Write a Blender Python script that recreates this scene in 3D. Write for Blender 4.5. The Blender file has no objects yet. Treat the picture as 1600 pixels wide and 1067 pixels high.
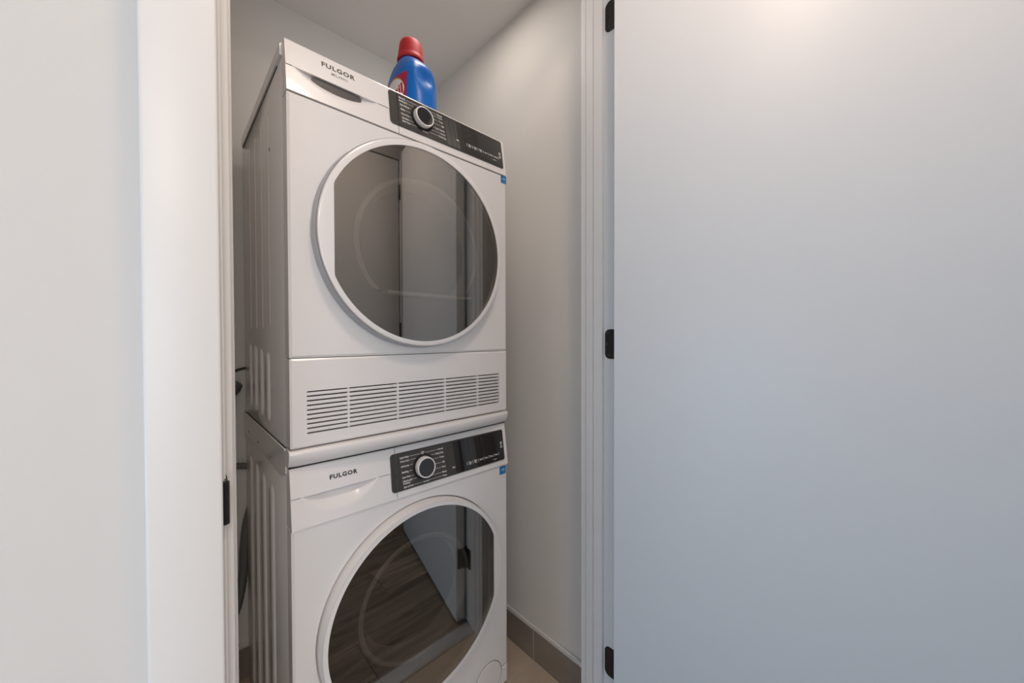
import bpy, bmesh, math, random
from mathutils import Vector, Matrix
random.seed(7)
SC = bpy.context.scene
COL = SC.collection
PI = math.pi
Z0 = 1.11                      # camera height above the floor; all z below are given from the lens height

# ------------------------------------------------------------------ camera, light, exposure
cam_d = bpy.data.cameras.new('camera'); cam = bpy.data.objects.new('camera', cam_d); COL.objects.link(cam)
cam_d.sensor_width = 36; cam_d.lens = 12.963; cam_d.clip_start = 0.02
yaw, pit, rol = math.radians(43.2855), math.radians(-0.7842), math.radians(-0.1601)
fw = Vector((math.sin(yaw)*math.cos(pit), math.cos(yaw)*math.cos(pit), math.sin(pit)))
rt = Vector((math.cos(yaw), -math.sin(yaw), 0)); up = rt.cross(fw)
r2 = rt*math.cos(rol)+up*math.sin(rol); u2 = -rt*math.sin(rol)+up*math.cos(rol)
cam.matrix_world = Matrix(((r2.x, u2.x, -fw.x, -.1838), (r2.y, u2.y, -fw.y, -.8535), (r2.z, u2.z, -fw.z, Z0), (0, 0, 0, 1)))
SC.camera = cam

w = bpy.data.worlds.new('sky'); SC.world = w; w.use_nodes = True
bg = w.node_tree.nodes['Background']; bg.inputs[0].default_value = (.55, .72, 1, 1); bg.inputs[1].default_value = 1.2

def area(name, loc, aim, sx, sy, watts, col, shape='RECTANGLE'):
    l = bpy.data.lights.new(name, 'AREA'); l.shape = shape; l.size = sx; l.size_y = sy; l.energy = watts; l.color = col
    o = bpy.data.objects.new(name, l); COL.objects.link(o); o.location = loc
    o.rotation_euler = (Vector(aim)-Vector(loc)).to_track_quat('-Z', 'Y').to_euler(); return o
HALL_X0, HALL_X1, HALL_Y0, HALL_Y1 = -2.7, 2.1, -1.28, -.345
HALL_C = 1.36
RY, RX = -4.0, -.12          # room added behind the camera for fill light: its far wall, its right wall
area('hall_lamp', (.20, -.86, Z0+HALL_C-.02), (.20, -.86, 0), .28, .28, 5.6, (1, .80, .65), 'DISK')
area('room_fill_warm', (-.50, -3.1, Z0+HALL_C-.03), (-.50, -3.1, 0), .5, .5, 38, (1, .84, .72), 'DISK')  # added lamp in the added room: far, even warm fill on the fronts
area('daylight', (HALL_X0+.02, -.81, Z0-.60), (0, -.81, Z0-.85), .8, .8, 15, (.30, .63, 1))
area('room_fill_cool', (-1.4, RY+.02, Z0-.10), (-1.0, 0, Z0-.55), 1.9, 1.5, 32, (.86, .93, 1))  # added soft cool fill from the far end of the added room
area('closet_lamp', (.46, .08, Z0+1.12), (.46, .08, 0), .18, .18, 1.0, (1, .9, .8), 'DISK')

vs = SC.view_settings; vs.view_transform = 'Standard'; vs.look = 'None'; vs.gamma = 1; vs.use_curve_mapping = False
vs.exposure = 0.34

# ------------------------------------------------------------------ materials
def mat(name, col, rough=.5, metal=0, coat=0, noise=0, nscale=20, bump=0, bscale=120, spec=.5):
    m = bpy.data.materials.new(name); m.use_nodes = True; nt = m.node_tree; b = nt.nodes['Principled BSDF']
    b.inputs['Base Color'].default_value = (*col, 1); b.inputs['Roughness'].default_value = rough
    b.inputs['Metallic'].default_value = metal; b.inputs['Coat Weight'].default_value = coat
    b.inputs['Coat Roughness'].default_value = .04; b.inputs['Specular IOR Level'].default_value = spec
    tc = nt.nodes.new('ShaderNodeTexCoord')
    n = nt.nodes.new('ShaderNodeTexNoise'); n.inputs['Scale'].default_value = nscale; n.inputs['Detail'].default_value = 4
    nt.links.new(tc.outputs['Object'], n.inputs['Vector'])
    if noise:
        r = nt.nodes.new('ShaderNodeMix'); r.data_type = 'RGBA'
        r.inputs['A'].default_value = (*[c*(1-noise) for c in col], 1); r.inputs['B'].default_value = (*[min(1, c*(1+noise)) for c in col], 1)
        nt.links.new(n.outputs['Fac'], r.inputs['Factor']); nt.links.new(r.outputs['Result'], b.inputs['Base Color'])
    if bump:
        n2 = nt.nodes.new('ShaderNodeTexNoise'); n2.inputs['Scale'].default_value = bscale; n2.inputs['Detail'].default_value = 3
        nt.links.new(tc.outputs['Object'], n2.inputs['Vector'])
        bp = nt.nodes.new('ShaderNodeBump'); bp.inputs['Strength'].default_value = bump; bp.inputs['Distance'].default_value = .002
        nt.links.new(n2.outputs['Fac'], bp.inputs['Height']); nt.links.new(bp.outputs['Normal'], b.inputs['Normal'])
    return m

M = {}
M['wall'] = mat('wall paint', (.615, .60, .58), .62, noise=.015, nscale=3, bump=.06, bscale=160)
M['closet'] = mat('closet wall paint', (.76, .74, .71), .62, noise=.015, nscale=3, bump=.06, bscale=160)
M['ceil'] = mat('ceiling paint', (.82, .81, .79), .8, noise=.015, nscale=3, bump=.08, bscale=140)
M['trim'] = mat('satin trim paint', (.71, .695, .675), .38, noise=.01, nscale=4, bump=.02, bscale=90)
M['door'] = mat('satin door paint', (.78, .775, .765), .46, noise=.012, nscale=2, bump=.03, bscale=70)
M['enamel'] = mat('white enamel', (.83, .81, .80), .22, coat=.35)
M['plastic'] = mat('white plastic', (.83, .805, .795), .28, coat=.2)
M['ringside'] = mat('satin grey chrome', (.46, .47, .50), .22, metal=.55)
M['dark'] = mat('charcoal panel', (.052, .046, .041), .3, coat=.3)
M['darkpocket'] = mat('dark grip plastic', (.055, .05, .05), .45)
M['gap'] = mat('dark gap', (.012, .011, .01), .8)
M['black'] = mat('black hinge metal', (.014, .012, .011), .42, metal=.3)
M['screw'] = mat('screw metal', (.07, .065, .06), .3, metal=.9)
M['print'] = mat('white print', (.78, .77, .74), .6)
M['logo'] = mat('grey logo print', (.05, .048, .048), .4)
M['logothin'] = mat('pale grey print', (.11, .105, .105), .5)
M['stick'] = mat('blue sticker', (.012, .17, .44), .35)
M['stickw'] = mat('pale blue sticker print', (.35, .62, .80), .4)
M['hose'] = mat('grey rubber hose', (.15, .155, .145), .5)
M['cable'] = mat('dark cable', (.03, .025, .02), .5)
M['red'] = mat('red cap plastic', (.56, .018, .024), .55)
M['blue'] = mat('blue bottle plastic', (.002, .14, .54), .34, spec=.4)
M['label'] = mat('crimson label', (.42, .012, .06), .35)
M['labelw'] = mat('white label', (.78, .76, .74), .35)
M['labelp'] = mat('purple label', (.16, .09, .33), .35)
M['labely'] = mat('yellow label', (.55, .42, .12), .35)
M['labelt'] = mat('red print', (.50, .01, .03), .4)
M['bowl'] = mat('grey door bowl', (.50, .49, .48), .12, coat=.5)
M['drum'] = mat('drum interior', (.10, .10, .10), .4)
M['frit'] = mat('black door back', (.02, .019, .018), .4)
M['steel'] = mat('threshold metal', (.62, .63, .63), .35, metal=.4)
M['grout'] = mat('pale grout', (.62, .55, .47), .8, noise=.05)
M['lampglass'] = mat('opal lamp', (.9, .88, .84), .4)
M['foot'] = mat('rubber foot', (.04, .04, .04), .7)

def tile_mat(name, c1, c2, rough=.42):
    m = mat(name, c1, rough, bump=.05, bscale=60); nt = m.node_tree; b = nt.nodes['Principled BSDF']
    tc = nt.nodes.new('ShaderNodeTexCoord'); n = nt.nodes.new('ShaderNodeTexNoise'); n.inputs['Scale'].default_value = 7; n.inputs['Detail'].default_value = 8
    n.inputs['Distortion'].default_value = .6
    nt.links.new(tc.outputs['Object'], n.inputs['Vector'])
    r = nt.nodes.new('ShaderNodeValToRGB'); r.color_ramp.elements[0].position = .35; r.color_ramp.elements[1].position = .68
    r.color_ramp.elements[0].color = (*c1, 1); r.color_ramp.elements[1].color = (*c2, 1)
    nt.links.new(n.outputs['Fac'], r.inputs['Fac']); nt.links.new(r.outputs['Color'], b.inputs['Base Color'])
    return m
M['tile'] = tile_mat('beige floor tile', (.52, .42, .325), (.60, .495, .39))
M['basetile'] = tile_mat('brown base tile', (.24, .20, .168), (.30, .255, .215))

def wood(name):
    m = mat(name, (.14, .11, .085), .38, bump=.0); nt = m.node_tree; b = nt.nodes['Principled BSDF']
    tc = nt.nodes.new('ShaderNodeTexCoord'); mp = nt.nodes.new('ShaderNodeMapping'); mp.inputs['Scale'].default_value = (1.6, 14, 3)
    oi = nt.nodes.new('ShaderNodeObjectInfo'); ad = nt.nodes.new('ShaderNodeVectorMath'); ad.operation = 'ADD'
    sc = nt.nodes.new('ShaderNodeVectorMath'); sc.operation = 'SCALE'; sc.inputs['Scale'].default_value = 40
    cx = nt.nodes.new('ShaderNodeCombineXYZ'); nt.links.new(oi.outputs['Random'], cx.inputs[0]); nt.links.new(oi.outputs['Random'], cx.inputs[2])
    nt.links.new(cx.outputs[0], sc.inputs[0])
    nt.links.new(tc.outputs['Object'], mp.inputs['Vector']); nt.links.new(mp.outputs[0], ad.inputs[0]); nt.links.new(sc.outputs[0], ad.inputs[1])
    n = nt.nodes.new('ShaderNodeTexNoise'); n.inputs['Scale'].default_value = 1.6; n.inputs['Detail'].default_value = 9; n.inputs['Distortion'].default_value = 1.4
    nt.links.new(ad.outputs[0], n.inputs['Vector'])
    r = nt.nodes.new('ShaderNodeValToRGB'); e = r.color_ramp.elements
    e[0].position = .3; e[0].color = (.11, .082, .06, 1); e[1].position = .72; e[1].color = (.34, .275, .215, 1)
    nt.links.new(n.outputs['Fac'], r.inputs['Fac'])
    hv = nt.nodes.new('ShaderNodeHueSaturation'); mr = nt.nodes.new('ShaderNodeMapRange'); mr.inputs[3].default_value = .75; mr.inputs[4].default_value = 1.25
    nt.links.new(oi.outputs['Random'], mr.inputs[0]); nt.links.new(mr.outputs[0], hv.inputs['Value']); nt.links.new(r.outputs['Color'], hv.inputs['Color'])
    nt.links.new(hv.outputs['Color'], b.inputs['Base Color'])
    return m
M['wood'] = wood('grey brown oak plank')

def tinted_glass(name, refl, tint, rough=.004):
    m = bpy.data.materials.new(name); m.use_nodes = True; nt = m.node_tree; nt.nodes.clear()
    out = nt.nodes.new('ShaderNodeOutputMaterial'); mix = nt.nodes.new('ShaderNodeMixShader')
    tr = nt.nodes.new('ShaderNodeBsdfTransparent'); tr.inputs[0].default_value = (*tint, 1)
    gl = nt.nodes.new('ShaderNodeBsdfGlossy'); gl.inputs['Roughness'].default_value = rough; gl.inputs['Color'].default_value = (1, .96, .92, 1)
    lw = nt.nodes.new('ShaderNodeLayerWeight'); lw.inputs['Blend'].default_value = .25
    mr = nt.nodes.new('ShaderNodeMapRange'); mr.inputs[3].default_value = refl; mr.inputs[4].default_value = min(1, refl+.5)
    nt.links.new(lw.outputs['Fresnel'], mr.inputs[0]); nt.links.new(mr.outputs[0], mix.inputs[0])
    nt.links.new(tr.outputs[0], mix.inputs[1]); nt.links.new(gl.outputs[0], mix.inputs[2]); nt.links.new(mix.outputs[0], out.inputs[0])
    return m
M['glass'] = tinted_glass('smoked mirror glass', .20, (.68, .66, .63))
M['pane'] = tinted_glass('window glass', .05, (.97, .98, .98))
def gloss_black(name):
    m = mat(name, (.012, .010, .009), .04, coat=1.0); return m
M['display'] = gloss_black('gloss black display')

# ------------------------------------------------------------------ mesh helpers
def new(): return bmesh.new()
def build(name, bm, m, parent=None, org=(0, 0, 0), smooth=38, **props):
    """one mesh object; verts are given in the scene's lens-height frame, org is the owner's base in the same frame"""
    bmesh.ops.remove_doubles(bm, verts=bm.verts, dist=1e-6)
    bmesh.ops.recalc_face_normals(bm, faces=bm.faces)
    o3 = Vector(org)
    for v in bm.verts: v.co -= o3
    me = bpy.data.meshes.new(name); bm.to_mesh(me); bm.free()
    for x in (m if isinstance(m, (list, tuple)) else [m]): me.materials.append(M[x])
    if smooth:
        me.shade_smooth(); me.set_sharp_from_angle(angle=math.radians(smooth))
    o = bpy.data.objects.new(name, me); COL.objects.link(o)
    if parent is not None: o.parent = parent
    else: o.location = o3+Vector((0, 0, Z0))
    for k, v in props.items(): o[k] = v
    return o
def struct(name, bm, m, parent=None, org=(0, 0, 0), **props):
    o = build(name, bm, m, parent, org, **props)
    if parent is None: o['kind'] = 'structure'
    return o
def thing(name, label, cat, loc, group=None):
    o = bpy.data.objects.new(name, None); COL.objects.link(o); o.location = Vector(loc)+Vector((0, 0, Z0)); o.empty_display_size = .05
    o['label'] = label; o['category'] = cat
    if group: o['group'] = group
    return o
def box(bm, lo, hi, bev=0, seg=2, mi=0):
    vs_ = bmesh.ops.create_cube(bm, size=1)['verts']
    for v in vs_:
        v.co = Vector([(lo[i]+hi[i])/2+v.co[i]*(hi[i]-lo[i]) for i in range(3)])
    fs = {f for v in vs_ for f in v.link_faces}
    for f in fs: f.material_index = mi
    if bev:
        es = list({e for v in vs_ for e in v.link_edges})
        bmesh.ops.bevel(bm, geom=es, offset=bev, segments=seg, affect='EDGES', profile=.5)
    return bm
def tube(bm, pts, r, n=10, closed=False, caps=True):
    pts = [Vector(p) for p in pts]; rings = []; N = len(pts)
    prev = None
    for i, p in enumerate(pts):
        t = (pts[min(i+1, N-1)]-pts[max(i-1, 0)]).normalized()
        if prev is None:
            a = Vector((0, 0, 1)) if abs(t.z) < .9 else Vector((1, 0, 0)); nx = t.cross(a).normalized()
        else: nx = (prev-t*prev.dot(t)).normalized()
        prev = nx; ny = t.cross(nx)
        rr = r[i] if isinstance(r, (list, tuple)) else r
        rings.append([bm.verts.new(p+(nx*math.cos(2*PI*k/n)+ny*math.sin(2*PI*k/n))*rr) for k in range(n)])
    for a, b in zip(rings, rings[1:]):
        for k in range(n): bm.faces.new((a[k], a[(k+1) % n], b[(k+1) % n], b[k]))
    if caps:
        bm.faces.new(rings[0]); bm.faces.new(rings[-1][::-1])
    return bm
def spline(ctrl, n=8):
    c = [Vector(p) for p in ctrl]; c = [c[0]*2-c[1]]+c+[c[-1]*2-c[-2]]; out = []
    for i in range(1, len(c)-2):
        for k in range(n):
            t = k/n; p0, p1, p2, p3 = c[i-1:i+3]
            out.append(.5*((2*p1)+(p2-p0)*t+(2*p0-5*p1+4*p2-p3)*t*t+(3*p1-p0-3*p2+p3)*t**3))
    out.append(c[-2]); return out
def lathe_y(bm, cx, cz, prof, n=96, close=False):
    """prof: list of (radius, y); axis along y through (cx, cz)"""
    rings = []
    for r, y in prof:
        rings.append([bm.verts.new((cx+r*math.cos(2*PI*k/n), y, cz+r*math.sin(2*PI*k/n))) for k in range(n)] if r > 1e-6 else [bm.verts.new((cx, y, cz))])
    for a, b in zip(rings, rings[1:]):
        for k in range(n):
            k2 = (k+1) % n
            if len(a) == 1 and len(b) == 1: continue
            if len(b) == 1: bm.faces.new((a[k], a[k2], b[0]))
            elif len(a) == 1: bm.faces.new((a[0], b[k], b[k2]))
            else: bm.faces.new((a[k], a[k2], b[k2], b[k]))
    return bm
def flat(u, v, d): return (u, -d, v)
def fill(bm, loops, P, d, mi=0):
    es = []
    for lp in loops:
        vs_ = [bm.verts.new(P(u, v, d)) for u, v in lp]
        es += [bm.edges.new((vs_[i], vs_[(i+1) % len(vs_)])) for i in range(len(vs_))]
    r = bmesh.ops.triangle_fill(bm, edges=es, use_beauty=True, use_dissolve=False)
    for f in r['geom']:
        if isinstance(f, bmesh.types.BMFace): f.material_index = mi
def wall_strip(bm, lp, P, d0, d1, lp2=None):
    lp2 = lp2 or lp
    a = [bm.verts.new(P(u, v, d0)) for u, v in lp]; b = [bm.verts.new(P(u, v, d1)) for u, v in lp2]
    n = len(a)
    for i in range(n): bm.faces.new((a[i], a[(i+1) % n], b[(i+1) % n], b[i]))
def plate(bm, outer, holes, P, d_front, d_back, bev=0, back=False):
    """a plate with holes: face at d_front, walls back to d_back, its outer rim eased by bev"""
    inner = inset(outer, bev) if bev else outer
    fill(bm, [inner]+holes, P, d_front)
    if bev: wall_strip(bm, inner, P, d_front, d_front-bev*.7, outer); wall_strip(bm, outer, P, d_front-bev*.7, d_back)
    else: wall_strip(bm, outer, P, d_front, d_back)
    for h in holes: wall_strip(bm, h, P, d_front, d_back)
    if back: fill(bm, [outer]+holes, P, d_back)
    return bm
def inset(lp, b):
    cx = (min(p[0] for p in lp)+max(p[0] for p in lp))/2; cy = (min(p[1] for p in lp)+max(p[1] for p in lp))/2
    hx = max(p[0] for p in lp)-cx; hy = max(p[1] for p in lp)-cy
    return [(cx+(p[0]-cx)*(hx-b)/hx, cy+(p[1]-cy)*(hy-b)/hy) for p in lp]
def rrect(u0, v0, u1, v1, r, n=5):
    rs = r if isinstance(r, (list, tuple)) else [r]*4         # bl, br, tr, tl
    out = []
    for (cx, cy, a0), q in zip(((u0, v0, PI), (u1, v0, 1.5*PI), (u1, v1, 0), (u0, v1, .5*PI)), rs):
        if q <= 0: out.append((cx, cy)); continue
        ox = cx+q if cx == u0 else cx-q; oy = cy+q if cy == v0 else cy-q
        for k in range(n+1):
            a = a0+k/n*PI/2; out.append((ox+q*math.cos(a), oy+q*math.sin(a)))
    return out
def circle(cx, cz, r, n=96): return [(cx+r*math.cos(2*PI*k/n), cz+r*math.sin(2*PI*k/n)) for k in range(n)]
def cut_circle(cx, cz, r, xcut, side, rc=.02, n=110):
    """circle cut by the vertical chord x = xcut (side 'left' or 'right' removed), the two corners rounded by rc"""
    s = 1 if side == 'right' else -1
    x = abs(xcut-cx); pc = x-rc; ph = math.sqrt((r-rc)**2-pc**2)      # centre of the corner fillet
    th = math.atan2(ph, pc)                                            # where fillet meets circle
    pts = []
    for k in range(9):                                                 # lower fillet reversed to upper: build upper half list
        a = 0+th*k/8; pts.append((pc+rc*math.cos(a), ph+rc*math.sin(a)))
    m = n
    for k in range(1, m): a = th+(2*PI-2*th)*k/m; pts.append((r*math.cos(a), r*math.sin(a)))
    for k in range(9): a = -th+th*k/8; pts.append((pc+rc*math.cos(a), -ph+rc*math.sin(a)))
    return [(cx+s*p[0], cz+p[1]) for p in pts]
def text_mesh(bm, body, P, u, v, size, d=.0006, align='LEFT', sx=1.0, offset=0.0, mi=0, spacing=1.0, width=None, rot=0):
    cu = bpy.data.curves.new('t', 'FONT'); cu.body = body; cu.size = size; cu.align_x = align; cu.align_y = 'CENTER'
    cu.offset = offset; cu.resolution_u = 2; cu.space_character = spacing
    ob = bpy.data.objects.new('t', cu); COL.objects.link(ob)
    dg = bpy.context.evaluated_depsgraph_get(); me = bpy.data.meshes.new_from_object(ob.evaluated_get(dg))
    xs = [q.co.x for q in me.vertices]
    if not xs: bpy.data.objects.remove(ob); return
    k = width/(max(xs)-min(xs)) if width else sx
    c, s = math.cos(rot), math.sin(rot)
    vs_ = [bm.verts.new(P(u+(q.co.x*k*c-q.co.y*s), v+(q.co.x*k*s+q.co.y*c), d)) for q in me.vertices]
    for p in me.polygons:
        try:
            f = bm.faces.new([vs_[i] for i in p.vertices]); f.material_index = mi
        except ValueError: pass
    bpy.data.objects.remove(ob); bpy.data.meshes.remove(me); bpy.data.curves.remove(cu)
def quad(bm, P, pts, d, mi=0):
    f = bm.faces.new([bm.verts.new(P(u, v, d)) for u, v in pts]); f.material_index = mi
def line(bm, P, a, b, wd, d=.0006, mi=0):
    du, dv = b[0]-a[0], b[1]-a[1]; L = math.hypot(du, dv); nu, nv = -dv/L*wd/2, du/L*wd/2
    quad(bm, P, [(a[0]+nu, a[1]+nv), (b[0]+nu, b[1]+nv), (b[0]-nu, b[1]-nv), (a[0]-nu, a[1]-nv)], d, mi)

# ------------------------------------------------------------------ the setting
FZ = -Z0
XL, XR, YB = -.19, .733, .611            # closet walls
CC = 1.1327                              # closet ceiling
YO, YI = HALL_Y1, -.233                  # hall and closet faces of the partition
JL, JR, HEAD = -.137, .660, 1.035        # clear opening
# floor slab with its tiles and planks
bm = new(); box(bm, (HALL_X0-.1, HALL_Y0-.12, FZ-.12), (HALL_X1+.1, YB+.1, FZ-.012)); floor = struct('floor', bm, 'grout')
floor_org = (0, 0, 0)
bm = new(); box(bm, (XL, -.291, FZ-.0125), (XR, YB, FZ-.0008)); build('tile_grout', bm, 'grout', floor)
for (x0, x1) in ((XL, .1235), (.1265, XR-.008)):
    for (y0, y1) in ((-.29, .0075), (.0105, .3075), (.3105, YB)):
        bm = new(); box(bm, (x0, y0, FZ-.012), (x1, y1, FZ), .001, 1); build('floor_tile', bm, 'tile', floor)
rows = [(-1.28, -1.0975), (-1.096, -.9115), (-.910, -.7255), (-.724, -.5395), (-.538, -.350)]
for i, (y0, y1) in enumerate(rows):
    x = HALL_X0-[.2, .9, .45, 1.1, .65][i]
    while x < HALL_X1:
        a, b = max(x, HALL_X0), min(x+1.22, HALL_X1)
        if b-a > .02:
            bm = new(); box(bm, (-(b-a)/2, -(y1-y0)/2, -.012), ((b-a)/2-.0012, (y1-y0)/2, 0), .0012, 1)
            o = build('floor_plank', bm, 'wood', floor); o.location = ((a+b)/2, (y0+y1)/2, FZ)
        x += 1.22
bm = new(); box(bm, (JL+.002, -.350, FZ-.012), (JR-.002, -.292, FZ+.004), .003, 2); struct('trim_1', bm, 'steel')['label'] = 'pale grey threshold strip'

# closet walls and ceiling
bm = new(); box(bm, (XL-.1, YI, FZ-.012), (XL, YB, CC)); struct('wall_left', bm, 'closet')
bm = new(); box(bm, (XR, YI, FZ-.012), (XR+.1, YB, CC)); struct('wall_right', bm, 'closet')
bm = new(); box(bm, (XL-.1, YB, FZ-.012), (XR+.1, YB+.1, CC)); struct('wall_back', bm, 'closet')
bm = new(); box(bm, (XL-.1, YI, CC), (XR+.1, YB+.1, CC+.1)); struct('ceiling', bm, 'ceil')
# partition between hall and closet, its opening framed by jambs
bm = new()
box(bm, (HALL_X0, YO, FZ-.012), (JL-.018, YI, HALL_C)); box(bm, (JR+.018, YO, FZ-.012), (HALL_X1, YI, HALL_C)); box(bm, (JL-.018, YO, HEAD+.018), (JR+.018, YI, HALL_C))
struct('wall_front', bm, 'wall')
# hall shell; beyond it an added, unseen room that brings in fill light
bm = new(); box(bm, (RX, HALL_Y0-.1, FZ-.012), (HALL_X1+.1, HALL_Y0, HALL_C)); struct('wall_opposite', bm, 'wall')
bm = new(); box(bm, (RX, RY, FZ-.012), (RX+.1, HALL_Y0-.1, HALL_C)); struct('wall_fill_room', bm, 'wall')
bm = new(); box(bm, (HALL_X0-.1, RY-.1, FZ-.012), (HALL_X0, HALL_Y0, HALL_C)); struct('wall_fill_room_left', bm, 'wall')
bm = new(); box(bm, (HALL_X0-.1, RY-.1, FZ-.10), (RX+.1, HALL_Y0-.002, FZ)); struct('floor', bm, 'wood')  # floor of the added, unseen fill room
bm = new(); box(bm, (HALL_X0-.1, RY-.1, HALL_C), (RX+.1, HALL_Y0-.1, HALL_C+.1)); struct('ceiling', bm, 'ceil')  # ceiling of the added, unseen fill room
bm = new(); vx0, vx1, vz0, vz1 = -2.4, -.4, -.90, .70
box(bm, (HALL_X0-.1, RY-.1, FZ-.012), (vx0, RY, HALL_C)); box(bm, (vx1, RY-.1, FZ-.012), (RX+.1, RY, HALL_C)); box(bm, (vx0, RY-.1, FZ-.012), (vx1, RY, vz0)); box(bm, (vx0, RY-.1, vz1), (vx1, RY, HALL_C))
struct('wall_fill_room_back', bm, 'wall')
bm = new()
for lo, hi in (((vx0, vz0), (vx1, vz0+.05)), ((vx0, vz1-.05), (vx1, vz1)), ((vx0, vz0+.05), (vx0+.05, vz1-.05)), ((vx1-.05, vz0+.05), (vx1, vz1-.05)), ((-1.425, vz0+.05), (-1.375, vz1-.05))):
    box(bm, (lo[0], RY-.07, lo[1]), (hi[0], RY-.02, hi[1]), .004, 1)
fill_win = struct('fill_window', bm, 'trim')  # added unseen window around the cool fill light
for x0, x1 in ((vx0+.05, -1.425), (-1.375, vx1-.05)):
    bm = new(); box(bm, (x0, RY-.05, vz0+.05), (x1, RY-.044, vz1-.05)); build('pane', bm, 'pane', fill_win)  # panes of the added, unseen window
bm = new(); box(bm, (HALL_X1, HALL_Y0, FZ-.012), (HALL_X1+.1, YI, HALL_C)); struct('wall_end', bm, 'wall')
bm = new(); box(bm, (HALL_X0-.1, HALL_Y0-.1, HALL_C), (HALL_X1+.1, YI, HALL_C+.1)); struct('ceiling', bm, 'ceil')
wz0, wz1, wy0, wy1 = -1.0, .30, -1.22, -.40
bm = new()
box(bm, (HALL_X0-.1, HALL_Y0, FZ-.012), (HALL_X0, YI, wz0)); box(bm, (HALL_X0-.1, HALL_Y0, wz1), (HALL_X0, YI, HALL_C))
box(bm, (HALL_X0-.1, HALL_Y0, wz0), (HALL_X0, wy0, wz1)); box(bm, (HALL_X0-.1, wy1, wz0), (HALL_X0, YI, wz1))
struct('wall_window', bm, 'wall')
bm = new()
for lo, hi in (((wy0, wz0), (wy1, wz0+.05)), ((wy0, wz1-.05), (wy1, wz1)), ((wy0, wz0+.05), (wy0+.05, wz1-.05)), ((wy1-.05, wz0+.05), (wy1, wz1-.05))):
    box(bm, (HALL_X0-.07, lo[0], lo[1]), (HALL_X0-.02, hi[0], hi[1]), .004, 1)
win = struct('window_1', bm, 'trim')
bm = new(); box(bm, (HALL_X0-.05, wy0+.05, wz0+.05), (HALL_X0-.044, wy1-.05, wz1-.05)); build('pane', bm, 'pane', win)

# door jambs with stops (profile runs in y, extruded in z)
def jamb(name, x, s, label):
    """s = +1: face looks to -x (right jamb); s = -1: face looks to +x"""
    prof = [(x, YO-.001), (x, -.3125), (x-s*.009, -.3115), (x-s*.010, -.2855), (x-s*.0065, -.2850), (x-s*.0065, -.2835), (x-s*.0095, -.2830),
            (x-s*.0095, -.2610), (x-s*.0070, -.2605), (x-s*.0070, -.2590), (x-s*.0090, -.2585), (x-s*.0090, YI-.012 if s > 0 else YI+.004), (x+s*.018, YI-.012 if s > 0 else YI+.004), (x+s*.018, YO-.001)]
    if s < 0: prof = [(x, YO-.001), (x, -.3125), (x+.010, -.3115), (x+.010, -.2855), (x+.0075, -.2850), (x+.0075, -.2835), (x+.014, -.2830),
                      (x+.014, -.262), (x+.012, -.2615), (x+.012, -.260), (x+.019, -.259), (x+.019, YI+.004), (x-.018, YI+.004), (x-.018, YO-.001)]
    bm = new(); a = [bm.verts.new((p[0], p[1], FZ)) for p in prof]; b = [bm.verts.new((p[0], p[1], HEAD)) for p in prof]
    n = len(a)
    for i in range(n): bm.faces.new((a[i], a[(i+1) % n], b[(i+1) % n], b[i]))
    bm.faces.new(a); bm.faces.new(b[::-1])
    o = struct(name, bm, 'trim'); o['label'] = label; return o
jl = jamb('trim_2', JL, -1, 'white left door jamb with a black strike plate')
jr = jamb('trim_3', JR, 1, 'white right door jamb with grooved stop and black hinges')
bm = new(); box(bm, (JL-.018, YO-.001, HEAD), (JR+.018, YI+.004, HEAD+.018)); box(bm, (JL, -.3115, HEAD-.010), (JR, -.2855, HEAD)); struct('trim_4', bm, 'trim')
# casings, eased edges, proud of the hall face
YC = YO-.022
def casing(name, x0, x1, z0, z1, yw=YO, yc=YC):
    bm = new(); box(bm, (x0, min(yw, yc), z0), (x1, max(yw, yc), z1), .003, 3); return struct(name, bm, 'trim')
casing('trim_5', -.1992, JL-.004, FZ, HEAD+.068)['label'] = 'flat white door casing at the left'
casing('trim_6', JR+.005, JR+.066, FZ, HEAD+.068)
casing('trim_7', JL-.004, JR+.005, HEAD+.006, HEAD+.068)
# hall skirting boards (the tiled bases of the closet follow below)
def skirting(name, x0, x1, y0, y1):
    bm = new(); box(bm, (x0, y0, FZ), (x1, y1, FZ+.10), .003, 2); return struct(name, bm, 'trim')
skirting('baseboard_front', HALL_X0, -.2002, YO-.012, YO); skirting('baseboard_front_right', JR+.067, HALL_X1, YO-.012, YO)
# strike plate on the left jamb
bm = new()
pl = [(y, z) for y, z in rrect(-.349, -.206, -.322, -.154, .006)]
for lp, x in ((pl, JL+.0016),):
    fill(bm, [lp, rrect(-.342, -.193, -.330, -.167, .003)], lambda u, v, d: (d, u, v), x); wall_strip(bm, lp, lambda u, v, d: (d, u, v), x, JL-.001)
box(bm, (JL-.004, -.342, -.193), (JL-.0005, -.330, -.167))
tube(bm, [(JL-.001, -.349, -.203), (JL-.001, -.349, -.157)], .0042, 8)
sp = build('strike_plate', bm, 'black', jl); sp['label'] = 'black strike plate'
for z in (-.200, -.160):
    bm = new(); tube(bm, [(JL+.0012, -.336, z), (JL+.0022, -.336, z)], .003, 10); build('screw', bm, 'screw', sp)

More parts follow.
